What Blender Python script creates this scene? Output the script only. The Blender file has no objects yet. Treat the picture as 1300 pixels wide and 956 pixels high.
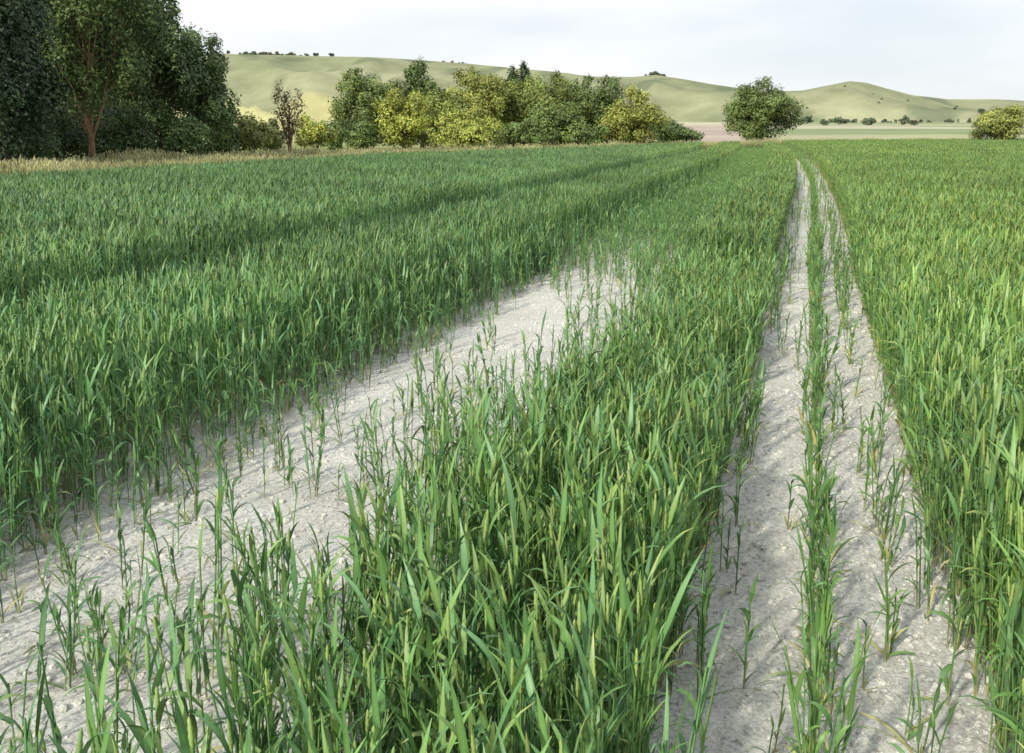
import bpy, math, random, bmesh
import numpy as np
from mathutils import Vector, noise
random.seed(7)
scene=bpy.context.scene
scene.view_settings.view_transform='Standard'
try: scene.view_settings.look='None'
except Exception: pass
scene.view_settings.exposure=0
COL=scene.collection

# ------------------------------------------------------------ materials
def new_mat(name):
    m=bpy.data.materials.new(name); m.use_nodes=True
    nt=m.node_tree; nt.nodes.clear(); return m,nt
def N(nt,t,**k):
    n=nt.nodes.new(t)
    for a,b in k.items(): setattr(n,a,b)
    return n
def leaf_mat(name, rough=.5, obj_var=.25, pos_var=.2, pos_scale=.5, hue_far=0.0, spec=.35):
    m,nt=new_mat(name); L=nt.links
    out=N(nt,'ShaderNodeOutputMaterial'); att=N(nt,'ShaderNodeAttribute',attribute_name='Col')
    geo=N(nt,'ShaderNodeNewGeometry'); oi=N(nt,'ShaderNodeObjectInfo')
    nz=N(nt,'ShaderNodeTexNoise'); nz.inputs['Scale'].default_value=pos_scale; nz.inputs['Detail'].default_value=1
    L.new(geo.outputs['Position'],nz.inputs['Vector'])
    mr=N(nt,'ShaderNodeMapRange'); mr.inputs[1].default_value=0;mr.inputs[2].default_value=1
    mr.inputs[3].default_value=1-obj_var;mr.inputs[4].default_value=1+obj_var
    L.new(oi.outputs['Random'],mr.inputs[0])
    mr2=N(nt,'ShaderNodeMapRange'); mr2.inputs[1].default_value=.3;mr2.inputs[2].default_value=.7
    mr2.inputs[3].default_value=1-pos_var;mr2.inputs[4].default_value=1+pos_var
    L.new(nz.outputs[0],mr2.inputs[0])
    mu=N(nt,'ShaderNodeMath',operation='MULTIPLY'); L.new(mr.outputs[0],mu.inputs[0]); L.new(mr2.outputs[0],mu.inputs[1])
    vm=N(nt,'ShaderNodeVectorMath',operation='SCALE'); L.new(att.outputs['Color'],vm.inputs[0]); L.new(mu.outputs[0],vm.inputs['Scale'])
    col=vm.outputs[0]
    if hue_far:
        # crop is tinted yellower towards the right part of the field
        sx=N(nt,'ShaderNodeSeparateXYZ'); L.new(geo.outputs['Position'],sx.inputs[0])
        ma=N(nt,'ShaderNodeMath',operation='MULTIPLY_ADD'); L.new(sx.outputs[1],ma.inputs[0]); ma.inputs[1].default_value=-.16
        L.new(sx.outputs[0],ma.inputs[2])
        mf=N(nt,'ShaderNodeMapRange'); L.new(ma.outputs[0],mf.inputs[0]); mf.inputs[1].default_value=-2.5; mf.inputs[2].default_value=4
        mf.inputs[3].default_value=0; mf.inputs[4].default_value=hue_far
        mix=N(nt,'ShaderNodeMix',data_type='RGBA',blend_type='MULTIPLY')
        L.new(mf.outputs[0],mix.inputs[0]); L.new(col,mix.inputs[6]); mix.inputs[7].default_value=(1.32,1.15,.80,1)
        col=mix.outputs[2]
    p=N(nt,'ShaderNodeBsdfPrincipled'); L.new(col,p.inputs['Base Color']); p.inputs['Roughness'].default_value=rough
    p.inputs['Specular IOR Level'].default_value=spec
    L.new(p.outputs[0],out.inputs[0])
    return m
M_WHEAT=leaf_mat('wheat_leaf',.47,.12,.16,.45,hue_far=.9,spec=.42)
M_WHEATF=leaf_mat('wheat_leaf_distant',.5,.10,.16,.45,hue_far=.9,spec=.42)
M_GRASS=leaf_mat('verge_grass',.6,.2,.25,.3)
M_TREE=leaf_mat('tree_leaves',.55,.0,.2,.9)
M_FAR=leaf_mat('far_tree_leaves',.7,.35,.1,.1)

def wood_mat():
    m,nt=new_mat('bark'); L=nt.links
    out=N(nt,'ShaderNodeOutputMaterial');p=N(nt,'ShaderNodeBsdfPrincipled')
    att=N(nt,'ShaderNodeAttribute',attribute_name='Col')
    nz=N(nt,'ShaderNodeTexNoise'); nz.inputs['Scale'].default_value=14; nz.inputs['Detail'].default_value=4
    tc=N(nt,'ShaderNodeTexCoord'); mp=N(nt,'ShaderNodeMapping'); mp.inputs['Scale'].default_value=(1,1,.25)
    L.new(tc.outputs['Object'],mp.inputs[0]); L.new(mp.outputs[0],nz.inputs['Vector'])
    mr=N(nt,'ShaderNodeMapRange'); mr.inputs[1].default_value=.3;mr.inputs[2].default_value=.7;mr.inputs[3].default_value=.5;mr.inputs[4].default_value=1.4
    L.new(nz.outputs[0],mr.inputs[0]); vm=N(nt,'ShaderNodeVectorMath',operation='SCALE')
    L.new(att.outputs['Color'],vm.inputs[0]);L.new(mr.outputs[0],vm.inputs['Scale']);L.new(vm.outputs[0],p.inputs['Base Color'])
    bp=N(nt,'ShaderNodeBump'); bp.inputs['Strength'].default_value=.6; L.new(nz.outputs[0],bp.inputs['Height']); L.new(bp.outputs[0],p.inputs['Normal'])
    p.inputs['Roughness'].default_value=.9; L.new(p.outputs[0],out.inputs[0]); return m
M_WOOD=wood_mat()

def soil_mat(name='chalk_soil',gain=1.0):
    m,nt=new_mat(name); L=nt.links
    out=N(nt,'ShaderNodeOutputMaterial');p=N(nt,'ShaderNodeBsdfPrincipled')
    geo=N(nt,'ShaderNodeNewGeometry')
    def nz(s,d,r=.6):
        n=N(nt,'ShaderNodeTexNoise'); n.inputs['Scale'].default_value=s;n.inputs['Detail'].default_value=d;n.inputs['Roughness'].default_value=r
        L.new(geo.outputs['Position'],n.inputs['Vector']); return n
    a=nz(1.6,3); b=nz(55,5,.78)
    r1=N(nt,'ShaderNodeValToRGB'); r1.color_ramp.elements[0].position=.3;r1.color_ramp.elements[0].color=(.555*gain,.56*gain,.515*gain,1)
    r1.color_ramp.elements[1].position=.68;r1.color_ramp.elements[1].color=(.69*gain,.70*gain,.665*gain,1)
    L.new(a.outputs[0],r1.inputs[0])
    r2=N(nt,'ShaderNodeValToRGB'); r2.color_ramp.elements[0].position=.36;r2.color_ramp.elements[0].color=(.50,.49,.46,1)
    r2.color_ramp.elements[1].position=.54;r2.color_ramp.elements[1].color=(1.04,1.04,1.04,1)
    L.new(b.outputs[0],r2.inputs[0])
    mx=N(nt,'ShaderNodeMix',data_type='RGBA',blend_type='MULTIPLY'); mx.inputs[0].default_value=.85
    L.new(r1.outputs[0],mx.inputs[6]);L.new(r2.outputs[0],mx.inputs[7])
    L.new(mx.outputs[2],p.inputs['Base Color'])
    bp=N(nt,'ShaderNodeBump'); bp.inputs['Strength'].default_value=.8; bp.inputs['Distance'].default_value=.013
    L.new(b.outputs[0],bp.inputs['Height']); L.new(bp.outputs[0],p.inputs['Normal'])
    p.inputs['Roughness'].default_value=.95; p.inputs['Specular IOR Level'].default_value=.1; L.new(p.outputs[0],out.inputs[0]); return m
M_SOIL=soil_mat(); M_STONE=soil_mat('flint_and_chalk',1.08)

def col_ground_mat(name,scale,lo=.8,hi=1.2):
    m,nt=new_mat(name); L=nt.links
    out=N(nt,'ShaderNodeOutputMaterial');p=N(nt,'ShaderNodeBsdfPrincipled')
    att=N(nt,'ShaderNodeAttribute',attribute_name='Col'); geo=N(nt,'ShaderNodeNewGeometry')
    nz=N(nt,'ShaderNodeTexNoise'); nz.inputs['Scale'].default_value=scale;nz.inputs['Detail'].default_value=8;nz.inputs['Roughness'].default_value=.65
    L.new(geo.outputs['Position'],nz.inputs['Vector'])
    mr=N(nt,'ShaderNodeMapRange'); mr.inputs[1].default_value=.3;mr.inputs[2].default_value=.7;mr.inputs[3].default_value=lo;mr.inputs[4].default_value=hi
    L.new(nz.outputs[0],mr.inputs[0]); vm=N(nt,'ShaderNodeVectorMath',operation='SCALE')
    L.new(att.outputs['Color'],vm.inputs[0]);L.new(mr.outputs[0],vm.inputs['Scale']);L.new(vm.outputs[0],p.inputs['Base Color'])
    p.inputs['Roughness'].default_value=1; p.inputs['Specular IOR Level'].default_value=.05; L.new(p.outputs[0],out.inputs[0]); return m
M_HILL=col_ground_mat('downland_grass',.03,.80,1.2)
M_MEADOW=col_ground_mat('meadow_grass',1.5,.6,1.4)

# ------------------------------------------------------------ mesh builder
def mesh_np(name,V,F,C,mats,mi=None,smooth=False):
    me=bpy.data.meshes.new(name)
    if isinstance(F,np.ndarray) and F.ndim==2:
        k=F.shape[1]; me.vertices.add(len(V)); me.loops.add(F.size); me.polygons.add(len(F))
        me.vertices.foreach_set('co',np.asarray(V,dtype=np.float32).ravel())
        me.loops.foreach_set('vertex_index',F.astype(np.int32).ravel())
        me.polygons.foreach_set('loop_start',np.arange(0,F.size,k,dtype=np.int32))
        try: me.polygons.foreach_set('loop_total',np.full(len(F),k,dtype=np.int32))
        except Exception: pass
        me.update(calc_edges=True)
    else:
        me.from_pydata([tuple(v) for v in V],[],F)
    if C is not None:
        a=me.color_attributes.new('Col','FLOAT_COLOR','POINT')
        c4=np.ones((len(V),4),dtype=np.float32); c4[:,:3]=C; a.data.foreach_set('color',c4.ravel())
    for m in mats: me.materials.append(m)
    if mi is not None: me.polygons.foreach_set('material_index',np.asarray(mi,dtype=np.int32))
    me.polygons.foreach_set('use_smooth',np.full(len(me.polygons),smooth,dtype=bool))
    me.update(); return me
def add_obj(name,me,loc=(0,0,0),coll=None):
    o=bpy.data.objects.new(name,me); o.location=loc; (coll or COL).objects.link(o); return o

class B:
    def __init__(s): s.v=[];s.f=[];s.c=[];s.m=[]
    def strip(s,pts,sides,ws,cols,fold=0.0,mat=0):
        b=len(s.v); n=len(pts); k=3 if fold else 2
        for i in range(n):
            p=pts[i];sd=sides[i]*ws[i]*.5
            s.v.append(p-sd);s.c.append(cols[i])
            if fold: s.v.append(p+Vector((0,0,-fold*ws[i])));s.c.append(tuple(x*1.3 for x in cols[i]))
            s.v.append(p+sd);s.c.append(cols[i])
        for i in range(n-1):
            for j in range(k-1):
                a=b+i*k+j; s.f.append((a,a+1,a+k+1,a+k)); s.m.append(mat)
    def tube(s,pts,rs,cols,sides=3,mat=0):
        b=len(s.v);n=len(pts)
        for i in range(n):
            d=(pts[min(i+1,n-1)]-pts[max(i-1,0)])
            if d.length<1e-9: d=Vector((0,0,1))
            d.normalize()
            x=d.cross(Vector((.31,.95,.02)));x.normalize();y=d.cross(x)
            for k in range(sides):
                a=2*math.pi*k/sides
                s.v.append(pts[i]+(x*math.cos(a)+y*math.sin(a))*rs[i]); s.c.append(cols[i])
        for i in range(n-1):
            for k in range(sides):
                a=b+i*sides+k;c=b+i*sides+(k+1)%sides
                s.f.append((a,c,c+sides,a+sides)); s.m.append(mat)
    def mesh(s,name,mats,smooth=True):
        return mesh_np(name,np.array([tuple(v) for v in s.v]),s.f,np.array(s.c),mats,s.m,smooth)

def lerp(a,b,t): return tuple(a[i]*(1-t)+b[i]*t for i in range(3))
R=random.uniform
GREENS=[(.082,.182,.056),(.104,.214,.066),(.068,.160,.060),(.128,.236,.070),(.084,.186,.082)]
STRAW=(.36,.34,.17)
def leaf(b,p,az,L,w,e0,bend,segs,col,fold,tipcol=None):
    d_h=Vector((math.cos(az),math.sin(az),0)); side=Vector((-math.sin(az),math.cos(az),0))
    pts=[p.copy()];sides=[side];ws=[w*.55];cols=[col]; tw=R(-1.1,1.1)
    q=p.copy()
    for i in range(1,segs+1):
        t=i/segs; e=e0-bend*(t**1.7)
        d=d_h*math.cos(e)+Vector((0,0,math.sin(e)))
        q=q+d*(L/segs); pts.append(q.copy())
        nn=d.cross(side); a=tw*t
        sides.append((side*math.cos(a)+nn*math.sin(a)).normalized())
        ws.append(w*(1.0 if t<.5 else max(.04,(1-t)/.5)**.8)); cols.append(lerp(col,tipcol,t**3) if tipcol else col)
    b.strip(pts,sides,ws,cols,fold)
def stem_plant(b,ox,oy,H,lod,wmul=1.0,ear_p=.35,young=False,lx=1.0):
    col=random.choice(GREENS); k=R(.80,1.2); col=tuple(c*k for c in col)
    az0=R(0,6.283); lean=R(0,.07)*H
    top=Vector((ox+math.cos(az0)*lean,oy+math.sin(az0)*lean,H)); base=Vector((ox,oy,-.01))
    ns={0:3,1:2,2:1}[lod]
    def at(t): return base+(top-base)*t+Vector((math.cos(az0),math.sin(az0),0))*(lean*(t*t-t))
    stc=(col[0]*1.35,col[1]*1.3,col[2]*1.3)
    pts=[at(i/ns) for i in range(ns+1)]
    cs=[lerp(STRAW,stc,min(1,i/ns*3+.35)) for i in range(ns+1)]
    if lod<2: b.tube(pts,[.0028*wmul]*(ns+1),cs,3)
    nl={0:4,1:4,2:3}[lod]; segs={0:5,1:3,2:2}[lod]; fold=.16 if lod==0 else 0
    a=R(0,6.283)
    for i in range(nl):
        t=(.15+.80*(i+R(-.2,.3))/max(1,nl-1)) if nl>1 else .5
        t=min(.96,max(.05,t)); a+=math.pi+R(-.8,.8)
        c=col; tip=None
        if i==0 and random.random()<.4: c=lerp(STRAW,col,R(0,.7))
        if random.random()<.10: tip=lerp(STRAW,(.2,.26,.08),R(.3,1))
        Lf=R(.13,.225)*lx*(H/.62 if H<.62 else 1); w=R(.010,.0172)*wmul*(1 if not young else .75)
        if i==nl-1: e0,bd=R(1.2,1.45),(R(.1,.7) if random.random()<.8 else R(.7,1.8))
        else: e0,bd=R(1.05,1.4),(R(.15,.95) if random.random()<.7 else R(1.0,2.2))
        leaf(b,at(t),a,Lf,w,e0,bd,segs,c,fold,tip)
    if random.random()<ear_p and not young:
        L=R(.065,.09); d=(top-at(.85)).normalized(); ec=lerp((.16,.28,.10),(.26,.37,.12),R(0,1))
        if lod==0:
            n=8; b.tube([top+d*(L*i/n) for i in range(n+1)],[.001]+[(.0066 if i%2 else .0048)*(1-abs(i/n-.4)*.7) for i in range(1,n)]+[.001],[ec]*(n+1),4)
        else:
            b.tube([top,top+d*L*.45,top+d*L],[.003*wmul,.006*wmul,.001],[ec]*3,3)
def coll_new(name): return bpy.data.collections.new(name)

C_near=coll_new('src_wheat_plants')
for i in range(16):
    b=B(); n=random.choice([3,3,4])
    for s in range(n):
        stem_plant(b,R(-.03,.03),R(-.03,.03),R(.46,.63),0,1.08,.4,lx=1.06)
    if random.random()<.7: stem_plant(b,R(-.02,.02),R(-.02,.02),R(.25,.42),0,1,0,True)
    add_obj('wheat_plant_a%02d'%i,b.mesh('wheat_plant',[M_WHEAT]),coll=C_near)
C_young=coll_new('src_young_plants')
for i in range(14):
    b=B()
    for s in range(random.choice([1,2,3])):
        stem_plant(b,R(-.02,.02),R(-.02,.02),R(.20,.42),0,1.1,.12,random.random()<.5,lx=1.15)
    for s in range(random.choice([0,1,2])):
        leaf(b,Vector((R(-.02,.02),R(-.02,.02),0)),R(0,6.28),R(.1,.22),R(.006,.012),R(.5,1.2),R(.3,1.4),5,lerp(STRAW,GREENS[1],R(.2,1)),.15)
    add_obj('young_a%02d'%i,b.mesh('young_wheat',[M_WHEAT]),coll=C_young)
C_A=coll_new('src_tiles_a')
for i in range(6):
    b=B()
    for rr in range(8):
        for q in range(21):
            x=-.4375+rr*.125+random.gauss(0,.010); y=-.5+q/21+R(-.02,.02)
            hh=R(.92,1.04)
            for s in range(random.choice([1,2,2,3])):
                stem_plant(b,x+R(-.015,.015),y+R(-.015,.015),R(.52,.65)*hh,0,1.0,.5)
    add_obj('tile_a%02d'%i,b.mesh('wheat_tile_a',[M_WHEAT]),coll=C_A)
C_B=coll_new('src_tiles_b')
for i in range(6):
    b=B()
    for rr in range(8):
        for q in range(20):
            for s in range(random.choice([1,2,2])):
                stem_plant(b,-.4375+rr*.125+R(-.02,.02),-.5+q/20+R(-.02,.02),R(.50,.66),1,1.2,.6)
    add_obj('tile_b%02d'%i,b.mesh('wheat_tile_b',[M_WHEATF]),coll=C_B)
C_C=coll_new('src_tiles_c')
for i in range(6):
    b=B()
    for rr in range(8):
        for q in range(30):
            stem_plant(b,-.4375+rr*.125+R(-.04,.04),-1+q*2/30+R(-.02,.02),R(.48,.69),2,2.1,.7)
    add_obj('tile_c%02d'%i,b.mesh('wheat_tile_c',[M_WHEATF]),coll=C_C)
C_G=coll_new('src_grass')
for i in range(6):
    b=B()
    for q in range(60):
        c=lerp((.13,.21,.06),(.34,.34,.15),random.random()**1.8); x,y=random.gauss(0,.16),random.gauss(0,.16)
        leaf(b,Vector((x,y,0)),R(0,6.28),R(.35,.95),R(.008,.015),R(1.2,1.5),R(.1,1.1),3,c,0)
    for q in range(8):
        x,y=random.gauss(0,.16),random.gauss(0,.16);h=R(.7,1.0); dx,dy=R(-.1,.1),R(-.1,.1)
        c=lerp((.34,.35,.16),(.44,.42,.22),R(0,1))
        b.tube([Vector((x,y,0)),Vector((x+dx,y+dy,h)),Vector((x+dx*1.2,y+dy*1.2,h+.07)),Vector((x+dx*1.4,y+dy*1.4,h+.16))],[.003,.003,.013,.002],[c]*4,3)
    add_obj('grass_t%02d'%i,b.mesh('grass_tuft',[M_GRASS]),coll=C_G)
C_S=coll_new('src_stones')
for i in range(8):
    bm=bmesh.new(); bmesh.ops.create_icosphere(bm,subdivisions=2,radius=1)
    sd=R(0,100)
    for v in bm.verts:
        k=1+.5*noise.noise(v.co*1.3+Vector((sd,0,0)))+.25*noise.noise(v.co*3+Vector((0,sd,0)))
        v.co=Vector((v.co.x*k,v.co.y*k*.85,v.co.z*k*.65))
    me=bpy.data.meshes.new('stone'); bm.to_mesh(me); bm.free(); me.materials.append(M_STONE)
    add_obj('stone_%02d'%i,me,coll=C_S)

# ------------------------------------------------------------ scatter through geometry nodes
def scatter(name,P,rot,scl,idx,coll):
    P=np.asarray(P,dtype=np.float32); n=len(P)
    me=bpy.data.meshes.new(name); me.vertices.add(n); me.vertices.foreach_set('co',P.ravel())
    a=me.attributes.new('rot','FLOAT_VECTOR','POINT'); a.data.foreach_set('vector',np.asarray(rot,dtype=np.float32).ravel())
    a=me.attributes.new('scl','FLOAT_VECTOR','POINT'); a.data.foreach_set('vector',np.asarray(scl,dtype=np.float32).ravel())
    a=me.attributes.new('idx','INT','POINT'); a.data.foreach_set('value',np.asarray(idx,dtype=np.int32))
    me.update(); o=add_obj(name,me)
    ng=bpy.data.node_groups.new(name+'_gn','GeometryNodeTree')
    ng.interface.new_socket('Geometry',in_out='INPUT',socket_type='NodeSocketGeometry')
    ng.interface.new_socket('Geometry',in_out='OUTPUT',socket_type='NodeSocketGeometry')
    gi=ng.nodes.new('NodeGroupInput');go=ng.nodes.new('NodeGroupOutput')
    ip=ng.nodes.new('GeometryNodeInstanceOnPoints'); ci=ng.nodes.new('GeometryNodeCollectionInfo')
    ci.inputs['Collection'].default_value=coll; ci.inputs['Separate Children'].default_value=True; ci.inputs['Reset Children'].default_value=True
    def na(nm,t):
        x=ng.nodes.new('GeometryNodeInputNamedAttribute'); x.data_type=t; x.inputs['Name'].default_value=nm
        return [s for s in x.outputs if s.enabled and s.name=='Attribute'][0]
    L=ng.links
    L.new(gi.outputs[0],ip.inputs['Points']);L.new(ci.outputs[0],ip.inputs['Instance']); ip.inputs['Pick Instance'].default_value=True
    L.new(na('idx','INT'),ip.inputs['Instance Index']);L.new(na('rot','FLOAT_VECTOR'),ip.inputs['Rotation']);L.new(na('scl','FLOAT_VECTOR'),ip.inputs['Scale'])
    L.new(ip.outputs[0],go.inputs[0])
    md=o.modifiers.new('scatter','NODES'); md.node_group=ng
    return o

# ------------------------------------------------------------ field layout (metres)
SL=.295
def rowX(r,Y): return r+SL*Y-.0006*max(0,Y-20)**2
def rowA(Y): return -math.atan(SL-.0012*max(0,Y-20))
TE=[-1.6,-.6,-.5,-.27,-.04,.1,.2,.3,.5,1.6]; YE=[15,22,25,36,50,65,85,100,112,125]
def edgeY(t): return float(np.interp(t,TE,YE))
def vis(X,Y,m=3.0): return abs(X)<.58*Y+m and Y<edgeY(X/max(Y,.1))
def n1(x,y,s=1): return noise.noise(Vector((x*s,y*s,3.7)))

P=[];Ro=[];Sc=[];Ix=[]; P2=[];R2=[];S2=[];I2=[]
def put(r,Y,h,young=False,jit=.02):
    r+=random.gauss(0,jit*.9);Y+=R(-.02,.02); X=rowX(r,Y)
    if not vis(X,Y,1.5): return
    rot=(random.gauss(0,.08),random.gauss(0,.08),R(0,6.283))
    w=R(.85,1.1)*(.55+.45*min(1,h)); s=(w,w,h*R(.86,1.1))
    if young: P2.append((X,Y,0));R2.append(rot);S2.append(s);I2.append(random.randrange(14))
    else: P.append((X,Y,0));Ro.append(rot);Sc.append(s);Ix.append(random.randrange(16))
YB=11.0
def density(r,Y):
    """returns probability, height, young"""
    if r<-3.45: return (0,1,False)
    if r<-3.2: return (.6,.8,False)
    if r<-1.75:
        nn=n1(r*1.3,Y,.9)
        if r<-2.95: p=.38
        elif r<-2.7: p=.17
        elif r<-2.2: p=.12
        else: p=.17
        if Y<6.5: p*=1.1
        if 6.5<Y<11.5 and r>-2.9: p*=.28
        p*=max(0,1+1.8*nn)
        return (p,R(.6,1.1),True)
    if r<-1.30:
        p=.30 if Y<5 else .12
        return (p*(1+1.4*n1(r,Y,1.5)),R(.8,1.35),True) if random.random()<.75 else (p,R(.6,.88),False)
    if r<-.36:
        h=.92+.12*n1(r,Y,1.3)
        p=.95 if r>-1.1 else .7
        if Y>4.2:
            k=n1(r,Y,1.3); p=.50+k*1.0+(.2 if r>-.8 else 0); h=.75
        return (p,h,False)
    if r<-.18: return (.15*(1+2.6*n1(r,Y,1.8)),R(.8,1.35),True)
    if r<.06: return (.022,R(.6,1.1),True)
    if r<.19:
        return (.62*(1+1.4*n1(r*.5,Y,1.6)),R(.8,1.4),True)
    if r<.36: return (.03,.8,True)
    if r<.47: return (.20,R(.6,1.1),True)
    if r<.58: return (.06,.9,True)
    if r<.66: return (.7,.78,False)
    return (0,1,False)
Y=1.3
while Y<YB+2:
    for i in range(-27,9):
        r=-.37+.125*i
        p,h,yg=density(r,Y)
        if Y>YB and -1.4<r<-.3: continue
        if random.random()<p: put(r,Y,h,yg,.024)
    Y+=.047
# short thin plants on the wheelings further out
Y=YB
while Y<80:
    g=min(1,max(0,(Y-11.5)/5))
    for i in range(-31,11):
        r=-.36+.1*i
        if r<-3.45 or (-1.4<r<-.37) or r>.65: continue
        if r<-1.3:
            p,h=.12+.58*g,R(.6,1.0)
            if r<-3.1: p,h=.7,R(.9,1.4)
        elif .06<r<.20: p,h=.65,R(.8,1.3)
        elif .36<r<.47: p,h=.22,R(.7,1.0)
        else: p,h=.04,.8
        if random.random()<p*(1+.6*n1(r,Y,.8)): put(r,Y,h,True,.03)
    Y+=.06 if Y<30 else .10
Y=2
while Y<60:
    for i in range(12):
        if random.random()<.22: put(-6.3+.11*i,Y,R(.5,.9),True,.04)
    Y+=.08
scatter('wheat_crop',P,Ro,Sc,Ix,C_near)
scatter('sparse_wheat',P2,R2,S2,I2,C_young)

bands=[(-6.45,-80,-1),(-4.98,-3.45,0),(-1.35,-.37,0),(.65,90,1)]
def tiles(y0,y1,tw,tl,coll,name,nv,near=False):
    P=[];Ro=[];Sc=[];Ix=[]
    step=tl*math.cos(math.atan(SL))
    Y=y0+step/2
    while Y<y1:
        for a,bb,mode in bands:
            if near and a==-1.35: continue
            if mode==0:
                n=max(1,round((bb-a)/tw)); w=(bb-a)/n; cs=[a+w*(k+.5) for k in range(n)]
            elif mode==1: w=tw; cs=[a+w*(k+.5) for k in range(int((bb-a)/w))]
            else: w=tw; cs=[a-w*(k+.5) for k in range(int((a-bb)/w))]
            for r in cs:
                YY=Y+R(-.05,.05)*tl; X=rowX(r,YY)
                if not vis(X,YY,2 if near else 4): continue
                if -20.5<r<-18.9: continue
                P.append((X,YY,0)); Ro.append((0,0,rowA(YY)+(math.pi if random.random()<.5 else 0)))
                h=1+.07*n1(X,YY,.35)+R(-.03,.03)
                if mode==0 and a>-2: h*=.86
                Sc.append((w/tw*1.02,1.03,h)); Ix.append(random.randrange(nv))
        Y+=step
    scatter(name,P,Ro,Sc,Ix,coll)
tiles(1.0,YB,1.0,1.0,C_A,'wheat_crop_near_field',6,True)
tiles(YB-.1,42,1.0,1.0,C_B,'wheat_crop_middle_field',6)
tiles(42,124,1.0,2.0,C_C,'wheat_crop_far_field',6)

def gz(x,y):
    fade=max(0,min(1,(20-y)/8))*(1 if abs(x)<12 else 0)
    if fade<=0 or y<=0: return 0
    q=Vector((x,y,0)); return (.016*noise.noise(q*2.2)+.010*noise.noise(q*8)+.006*noise.noise(q*21))*fade
# stones & clods
P=[];Ro=[];Sc=[];Ix=[]
for i in range(36000):
    Y=1.5+10.5*random.random()**1.3; r=random.choice([R(-3.6,-1.2),R(-.5,.75)]); X=rowX(r,Y)
    s=.0022+.006*random.random()**2+.014*random.random()**10
    P.append((X,Y,gz(X,Y)+s*.15));Ro.append((R(-.4,.4),R(-.4,.4),R(0,6.28)));Sc.append((s,s,s));Ix.append(random.randrange(8))
scatter('chalk_stones',P,Ro,Sc,Ix,C_S)

# ------------------------------------------------------------ ground sheet
def axis(lo,hi,a,bq,st,g=1.25):
    v=list(np.arange(a,bq,st)); d=st;x=v[-1]
    while x<hi: d*=g; x+=d; v.append(x)
    d=st;x=v[0];pre=[]
    while x>lo: d*=g; x-=d; pre.append(x)
    return pre[::-1]+v
xs=axis(-5000,5000,-3.5,5.5,.035); ys=axis(-300,5000,1.6,11,.035)
V=[(x,y,gz(x,y)) for y in ys for x in xs]
nx=len(xs);ny=len(ys); I=np.arange(nx*ny).reshape(ny,nx)
F=np.stack([I[:-1,:-1],I[:-1,1:],I[1:,1:],I[1:,:-1]],-1).reshape(-1,4)
add_obj('ground',mesh_np('ground',np.array(V),F,None,[M_SOIL],smooth=True))

# meadow behind the crop
V=[];C=[];ts=np.linspace(-1.6,1.6,220); fr=np.linspace(0,1,24)
for t in ts:
    e=edgeY(t)-.3
    for f in fr:
        y=e+(170-e)*f**1.3; V.append((t*y,y,.03)); k=random.random()*.3+.85
        C.append((.15*k,.19*k,.07*k) if y<e+9 else (.27*k,.30*k,.13*k))
I=np.arange(len(V)).reshape(220,24); F=np.stack([I[:-1,:-1],I[1:,:-1],I[1:,1:],I[:-1,1:]],-1).reshape(-1,4)
add_obj('meadow',mesh_np('meadow',np.array(V),F,np.array(C),[M_MEADOW],smooth=True))

# ------------------------------------------------------------ hills
UU=[-900,-200,100,285,370,480,560,600,640,680,750,800,830,860,900,940,985,1015,1045,1075,1095,1120,1155,1200,1260,1300,1500,2200]
VV=[95,74,69,69,70,74,78,81,85,89,96,97,94,99,106,111,114,113,107,101,103,110,119,124,124,126,132,128]
def hill_z(x,y):
    t=x/y; u=650+1292*t
    nn=noise.noise(Vector((t*5,0,8)))
    k=min(1,max(0,(u-780)/240)); k=k*k*(3-2*k)
    yr=1320+160*nn-330*k
    zr=.00075*(165-float(np.interp(u,UU,VV)))*yr
    yf=700+90*noise.noise(Vector((t*7,2,1)))-60*k
    s=(y-yf)/(yr-yf); 
    pl=-.25+.0128*max(0,min(y,yf)-128)
    if s<=0: z=pl
    elif s<1:
        ss=s*s*(3-2*s); z=pl*(1-ss)+zr*ss
        cm=abs(noise.noise(Vector((x*.0065+y*.003,y*.0022,2.2))))+.5*abs(noise.noise(Vector((x*.015-y*.004,y*.004,7.2))))
        z+=(-90*cm+8)*6*s*(1-s)**2*min(1,zr/70)
    else: z=zr*(1-.25*(y-yr)/yr) if y<2*yr else zr*.75
    return z,s
ts=np.linspace(-1.5,1.5,700); yy=120*np.power(4200/120,np.linspace(0,1,280))
V=np.zeros((len(ts)*len(yy),3));C=np.zeros((len(ts)*len(yy),3));k=0
for t in ts:
    u=650+1292*t
    for y in yy:
        x=t*y; z,s=hill_z(x,y); V[k]=(x,y,z)
        w=noise.noise(Vector((x*.004,y*.004,1)))
        yw=y+30*w+x*.12
        if s>0.06+.05*w:
            c=lerp((.205,.235,.135),(.335,.345,.215),min(1,max(0,.5+1.1*noise.noise(Vector((x*.006,y*.006,9))))))  # grass greens desaturated, distance haze put into the colour
            sc=noise.noise(Vector((x*.03,y*.012,4)))
            if sc>.12: c=lerp(c,(.13,.165,.10),min(.7,(sc-.12)*4))
            if u<480 and s<.46+.06*w: c=(.44,.435,.22)
            if s<.16 and u>860: c=(.27,.33,.19)
        else:
            f=int((yw)//105+ (x+.3*y)//260*3)%6
            c=[(.26,.32,.17),(.38,.38,.24),(.24,.30,.16),(.45,.43,.32),(.29,.35,.19),(.37,.39,.24)][f]
            if u<480 : c=(.44,.435,.22)
            if 845<u<945 and y<420: c=(.43,.365,.31)
            if 845<u<1010 and 420<=y<620: c=(.48,.47,.33)
        C[k]=c; k+=1
I=np.arange(k).reshape(len(ts),len(yy)); F=np.stack([I[:-1,:-1],I[1:,:-1],I[1:,1:],I[:-1,1:]],-1).reshape(-1,4)
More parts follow.
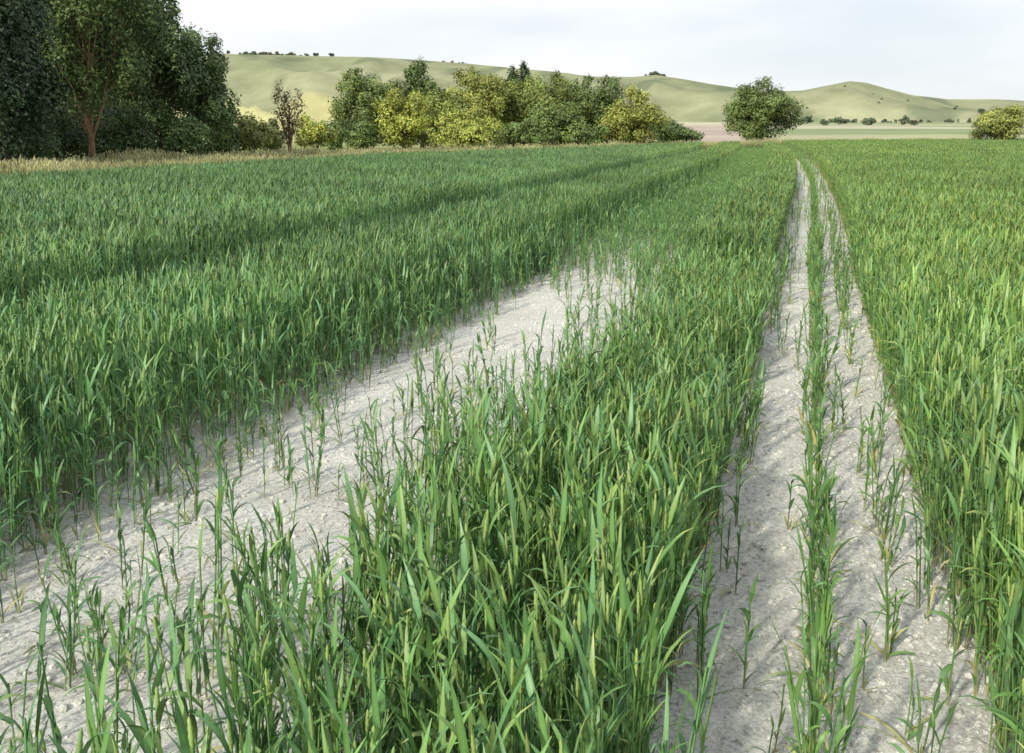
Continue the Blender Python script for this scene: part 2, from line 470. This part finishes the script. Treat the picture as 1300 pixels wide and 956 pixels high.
add_obj('downland_hills',mesh_np('downland_hills',V,F,C,[M_HILL],smooth=True))

# ------------------------------------------------------------ trees
def make_tree(name,x,y,H,W,z0,col,nleaf,ls,nl,seed,colvar=.28,trunk=.12,wood=(.13,.10,.07),top=1.0,rmin=.25,rmax=.42,mat=None,ret=False,depth=None,twigs=0):
    rg=np.random.default_rng(seed); random.seed(seed)
    cz=(H+z0)/2; hz=(H-z0)/2; hw=W/2; hd=(depth or W)/2
    cen=[];rad=[]
    for i in range(nl):
        for _ in range(30):
            d=rg.normal(size=3); d/=np.linalg.norm(d); rr=rg.uniform(.35,.80)
            p=d*rr
            if not cen or min(np.linalg.norm(p-q) for q in cen)>.28: break
        R0=rg.uniform(rmin,rmax)*(1.05-.35*max(0,p[2]))
        lim=1.0-R0; L=np.linalg.norm(p)
        if L>lim: p=p/L*lim*rg.uniform(.90,1.18)
        cen.append(p);rad.append(R0)
    cen.append(np.zeros(3));rad.append(.5)
    cen=np.array(cen);rad=np.array(rad)
    li=rg.choice(len(cen),size=nleaf,p=rad**2/np.sum(rad**2))
    d=rg.normal(size=(nleaf,3)); d/=np.linalg.norm(d,axis=1)[:,None]
    sub=rg.normal(size=(len(cen),26,3)); sub/=np.linalg.norm(sub,axis=2)[:,:,None]
    si=rg.integers(0,26,size=nleaf); bias=sub[li,si]
    d=d*.42+bias*.9; 
    rr=rad[li]*rg.uniform(.55,1.0,nleaf)**.6
    p=cen[li]+d*rr[:,None]+rg.normal(size=(nleaf,3))*.02
    p[:,0]*=1-.22*np.clip(p[:,2],0,1)*top; p[:,1]*=1-.22*np.clip(p[:,2],0,1)*top
    P=np.stack([p[:,0]*hw,p[:,1]*hd,cz+p[:,2]*hz],1)
    keep=P[:,2]>max(.05,z0*.5); P=P[keep];d=d[keep];li=li[keep];si=si[keep];n=len(P)
    nm=d+rg.normal(size=(n,3))*.55+np.array([0,0,.3]); nm/=np.linalg.norm(nm,axis=1)[:,None]
    a=np.cross(nm,rg.normal(size=(n,3))); a/=np.linalg.norm(a,axis=1)[:,None]; bq=np.cross(nm,a)
    s=ls*rg.uniform(.55,1.25,n)[:,None]
    V=np.stack([P+a*s,P+bq*s*.55,P-a*s,P-bq*s*.55],1).reshape(-1,3)
    lobk=rg.uniform(1-colvar,1+colvar,len(cen)); subk=rg.uniform(.8,1.22,(len(cen),26))
    kk=lobk[li]*subk[li,si]*rg.uniform(.75,1.25,n)
    hue=rg.uniform(-.12,.12,n)
    c=np.stack([col[0]*kk*(1+hue),col[1]*kk,col[2]*kk*(1-hue)],1)
    C=np.repeat(c,4,axis=0); F=np.arange(4*n).reshape(-1,4)
    b=B(); w=Vector(wood)
    tz=z0+(H-z0)*.55; tr=trunk
    lean=Vector((R(-.04,.04)*H,R(-.04,.04)*H,0))
    tp=[Vector((0,0,-.1))]+[lean*(k/5)**1.5+Vector((R(-.02,.02)*W,R(-.02,.02)*W,tz*k/5)) for k in range(1,6)]
    b.tube(tp,[tr*1.25,tr,tr*.85,tr*.7,tr*.5,tr*.3],[tuple(w*R(.8,1.2)) for _ in tp],8)
    for i in range(len(cen)-1):
        e=Vector((cen[i][0]*hw,cen[i][1]*hd,cz+cen[i][2]*hz)); k=random.choice([1,2,2,3,3,4]); st=tp[k]
        if st.z>e.z: st=tp[1]
        mid=st.lerp(e,.5)+Vector((R(-.05,.05)*W,R(-.05,.05)*W,.04*H))
        b.tube([st,mid,e],[tr*.45,tr*.28,tr*.08],[tuple(w)]*3,5)
        for q in range(4+twigs):
            dd=Vector(rg.normal(size=3)).normalized(); dd.z=abs(dd.z)*.7
            e2=mid.lerp(e,R(.2,1))
            b.tube([e2,e2+Vector((dd.x*rad[i]*hw,dd.y*rad[i]*hd,dd.z*rad[i]*hz))*R(.6,1.05)],[tr*.12,tr*.03],[tuple(w)]*2,3)
    n0=len(V); Vw=np.array([tuple(v) for v in b.v]); Fw=np.array(b.f)+n0
    V=np.concatenate([V,Vw]);F=np.concatenate([F,Fw]);C=np.concatenate([C,np.array(b.c)])
    mi=np.concatenate([np.zeros(n),np.ones(len(Fw))])
    me=mesh_np(name,V,F,C,[mat or M_TREE,M_WOOD],mi,False)
    if ret: return me
    return add_obj(name,me,(x,y,0))
def tx(u,D): return D*(u-650)/1292
def hz_(v,D): return .00075*(165-v)*D+1.7
DK=(.034,.060,.026);DK2=(.070,.112,.038);MID=(.13,.19,.052);MIDY=(.20,.25,.058);YEL=(.30,.34,.068);OLV=(.24,.27,.08)
sd=[100]
def T(name,u,D,H,wpx,z0,col,n,ls,nl,**k):
    sd[0]+=1; W=wpx*D/1264
    return make_tree(name,tx(u,D),D,H,W,z0,col,n,ls,nl,sd[0],**k)
# left wood edge
T('yew_tree',-10,33,9.5,210,.2,DK,42000,.085,22,trunk=.28,rmin=.2,rmax=.36)
T('yew_tree',-190,34,10,240,.2,DK,24000,.10,20,trunk=.28)
T('ash_tree',112,40,10.5,200,1.4,(.10,.155,.045),30000,.085,32,trunk=.11,wood=(.24,.16,.09),rmin=.15,rmax=.29)
T('ash_tree',45,46,12,210,1.0,(.09,.14,.040),32000,.10,30,trunk=.13,wood=(.22,.15,.09),rmin=.16,rmax=.31)
T('ash_tree',190,47,9.4,150,.8,(.08,.13,.042),26000,.09,26,trunk=.11,rmin=.16,rmax=.31)
T('ash_tree',252,50,hz_(12,50),130,.6,(.10,.155,.052),25000,.085,25,trunk=.11,rmin=.15,rmax=.29,top=.6)
T('ash_tree',150,58,11,220,.8,DK2,24000,.12,22,trunk=.2)
T('ash_tree',-60,56,11,280,.5,DK2,22000,.13,20,trunk=.2)
T('hawthorn_bush',15,38,2.6,130,.05,DK2,10000,.07,12,trunk=.06)
T('hawthorn_bush',70,42,2.9,120,.05,DK2,10000,.07,12,trunk=.06)
T('hawthorn_bush',160,44,3.0,120,.05,DK2,10000,.07,12,trunk=.06)
T('hawthorn_bush',225,47,3.1,110,.05,(.09,.145,.045),10000,.08,12,trunk=.06)
T('hawthorn_bush',100,52,4.2,230,.05,DK,14000,.10,14,trunk=.06)
T('hawthorn_bush',282,52,2.8,60,.05,(.11,.17,.052),6000,.08,9,trunk=.06)
T('elder_bush',320,56,hz_(134,56),84,.05,OLV,8000,.08,12,trunk=.06)
T('withered_tree',366,52,hz_(94,52),56,.9,(.12,.095,.045),1500,.065,13,trunk=.10,wood=(.15,.10,.07),twigs=10,rmin=.2,rmax=.3)
T('elder_bush',345,60,2.7,56,.05,(.19,.22,.065),5500,.08,8,trunk=.05)
T('elder_bush',402,60,hz_(144,60),60,.05,YEL,7000,.08,10,trunk=.05)
T('hawthorn_bush',426,64,2.9,50,.05,MID,5500,.08,8,trunk=.05)
# central copse
T('field_maple_tree',471,84,hz_(78,84),98,.8,(.15,.205,.058),19000,.12,22,trunk=.16,top=.5,rmin=.2,rmax=.36)
T('field_maple_tree',536,88,hz_(74,88),82,.8,(.115,.17,.052),16000,.13,19,trunk=.16,top=.5,rmin=.2,rmax=.36)
T('hawthorn_bush',456,70,hz_(144,70),56,.05,MID,6000,.09,9,trunk=.06)
T('hazel_tree',513,72,hz_(103,72),92,.1,YEL,14000,.10,20,trunk=.09,top=.4,rmin=.2,rmax=.36)
T('hazel_tree',562,76,hz_(97,76),92,.1,MIDY,14000,.11,20,trunk=.09,top=.4,rmin=.2,rmax=.36)
T('hawthorn_bush',594,64,hz_(133,64),100,.05,(.29,.335,.068),12000,.085,16,trunk=.07,top=.4)
T('hazel_tree',606,80,hz_(82,80),112,.2,(.26,.295,.068),20000,.11,22,trunk=.12,top=.5,rmin=.2,rmax=.36)
T('poplar_tree',656,98,hz_(74,98),44,1.0,(.06,.10,.045),8000,.14,10,trunk=.12)
T('field_maple_tree',652,84,hz_(88,84),98,.3,MIDY,16000,.12,20,trunk=.12,top=.5,rmin=.2,rmax=.36)
T('field_maple_tree',694,82,hz_(84,82),106,.3,(.18,.235,.058),18000,.12,22,trunk=.14,top=.5,rmin=.2,rmax=.36)
T('hawthorn_tree',702,72,hz_(118,72),88,.1,(.13,.185,.05),13000,.10,16,trunk=.09,top=.4)
T('hawthorn_bush',660,68,hz_(143,68),70,.05,MID,8000,.09,12,trunk=.06)
T('field_maple_tree',752,86,hz_(89,86),106,.2,(.12,.175,.052),19000,.12,22,trunk=.14,top=.5,rmin=.2,rmax=.36)
T('hawthorn_tree',805,76,hz_(110,76),98,.1,(.28,.315,.068),17000,.10,20,trunk=.10,top=.4,rmin=.2,rmax=.36)
T('hawthorn_bush',742,72,hz_(147,72),66,.05,MID,7000,.09,10,trunk=.06)
T('hedgerow',852,92,hz_(146,92),84,.05,(.10,.15,.05),11000,.12,12,trunk=.06,depth=9)
T('hedgerow',500,92,3.8,260,.05,DK2,15000,.14,20,trunk=.06,depth=5)
T('hedgerow',660,92,4.2,320,.05,MID,18000,.14,24,trunk=.06,depth=5)
T('hawthorn_tree',965,104,hz_(94,104),104,.15,(.125,.175,.05),26000,.12,30,trunk=.17,top=.7,rmin=.2,rmax=.36)
T('hawthorn_tree',1263,104,hz_(131,104),90,.1,(.25,.285,.072),13000,.12,18,trunk=.10,top=.4,rmin=.2,rmax=.36)

# distant tree masses
random.seed(5)
C_D=coll_new('src_far_trees')
for i in range(5):
    me=make_tree('far_tree',0,0,7,8,.05,(.11,.14,.085),900,.55,9,900+i,trunk=.2,mat=M_FAR,ret=True)
    add_obj('far_tree_%d'%i,me,coll=C_D)
random.seed(5)
P=[];Ro=[];Sc=[];Ix=[]
def far(u,y,s):
    x=tx(u,y)*1.0; z,_=hill_z(x,y); P.append((x,y,z-.3)); Ro.append((0,0,R(0,6.28))); Sc.append((s*R(.8,1.3),s*R(.8,1.3),s*R(.8,1.1))); Ix.append(random.randrange(5))
def ridge_y(u):
    t=(u-650)/1292; nn=noise.noise(Vector((t*5,0,8))); k=min(1,max(0,(u-780)/240)); k=k*k*(3-2*k); return 1320+160*nn-330*k
for i in range(80): u=random.gauss(352,26); far(u,ridge_y(u)+R(-30,40),R(.4,.9))
for i in range(8): u=R(560,600); far(u,ridge_y(u)+R(-10,20),R(.4,.7))
for i in range(20): u=random.gauss(832,6); far(u,ridge_y(u)+R(-20,15),R(.4,.8))
for u in (1018,1024,1046,1062,1074,1100,1106,1150,1158): far(u+R(-3,3),R(420,520),R(.5,.9)*.8)
for i in range(50): far(R(1000,1320),R(600,640),R(.2,.5))
for i in range(34): far(1275+R(-35,60),R(700,760),R(.4,.8))
for i in range(26): far(R(850,1320),R(700,900),R(.15,.35))
for i in range(40): far(R(-200,260),R(300,700),R(.8,1.2))
for i in range(30): far(R(1330,1800),R(400,700),R(.5,1.2))
scatter('distant_trees',P,Ro,Sc,Ix,C_D)

# verge grass
P=[];Ro=[];Sc=[];Ix=[]
for i in range(9000):
    t=R(-.75,.8); e=edgeY(t); wd=np.interp(t,[-.6,-.3,0,.2,.3,.8],[9,12,12,8,3,3])
    y=e+.1+wd*random.random()**1.2
    x=t*y; s=R(.6,1.15)*(.75+.35*n1(x,y,.3))
    P.append((x,y,.02));Ro.append((0,0,R(0,6.28)));Sc.append((s*1.6,s*1.6,s*.85));Ix.append(random.randrange(6))
scatter('verge_grass',P,Ro,Sc,Ix,C_G)

# ------------------------------------------------------------ sky & light
EL=math.radians(31); AZ=math.radians(-147)  # sun behind the camera, to the left
w=bpy.data.worlds.new('World'); scene.world=w; w.use_nodes=True; nt=w.node_tree; nt.nodes.clear(); L=nt.links
out=N(nt,'ShaderNodeOutputWorld');bg=N(nt,'ShaderNodeBackground'); bg.inputs['Strength'].default_value=.1
sky=N(nt,'ShaderNodeTexSky'); sky.sky_type='NISHITA'; sky.sun_disc=False; sky.sun_elevation=EL; sky.sun_rotation=AZ%(2*math.pi)
tc=N(nt,'ShaderNodeTexCoord');mp=N(nt,'ShaderNodeMapping'); mp.inputs['Scale'].default_value=(1,1,4.5); mp.inputs['Location'].default_value=(.3,.1,.2)
nz=N(nt,'ShaderNodeTexNoise'); nz.inputs['Scale'].default_value=2.2; nz.inputs['Detail'].default_value=5; nz.inputs['Roughness'].default_value=.5
L.new(tc.outputs['Generated'],mp.inputs[0]);L.new(mp.outputs[0],nz.inputs['Vector'])
rp=N(nt,'ShaderNodeMapRange'); rp.inputs[1].default_value=.36;rp.inputs[2].default_value=.62;rp.inputs[3].default_value=.75;rp.inputs[4].default_value=.98
L.new(nz.outputs[0],rp.inputs[0])
mx=N(nt,'ShaderNodeMix',data_type='RGBA'); L.new(rp.outputs[0],mx.inputs[0]); L.new(sky.outputs[0],mx.inputs[6])
cr=N(nt,'ShaderNodeValToRGB'); cr.color_ramp.elements[0].position=.35;cr.color_ramp.elements[0].color=(.76,.80,.86,1);cr.color_ramp.elements[1].position=.6;cr.color_ramp.elements[1].color=(.89,.90,.90,1)
L.new(nz.outputs[0],cr.inputs[0]); sc=N(nt,'ShaderNodeVectorMath',operation='SCALE'); sc.inputs['Scale'].default_value=12.0
L.new(cr.outputs[0],sc.inputs[0]); L.new(sc.outputs[0],mx.inputs[7]); L.new(mx.outputs[2],bg.inputs[0]); L.new(bg.outputs[0],out.inputs[0])
sl=bpy.data.lights.new('sun','SUN'); sl.energy=4.2; sl.angle=math.radians(2.5); sl.color=(1,.92,.77)
so=add_obj('sun',sl); S=Vector((math.sin(AZ)*math.cos(EL),math.cos(AZ)*math.cos(EL),math.sin(EL)))
so.rotation_euler=S.to_track_quat('Z','Y').to_euler(); so.location=(-20,-10,30)

cam=bpy.data.cameras.new('camera'); cam.lens=35; cam.sensor_width=36; cam.sensor_fit='HORIZONTAL'; cam.shift_y=-44.5/1300; cam.clip_end=9000; cam.clip_start=.05
co=add_obj('camera',cam,(0,0,1.7)); co.rotation_euler=(math.radians(90-12),0,0); scene.camera=co
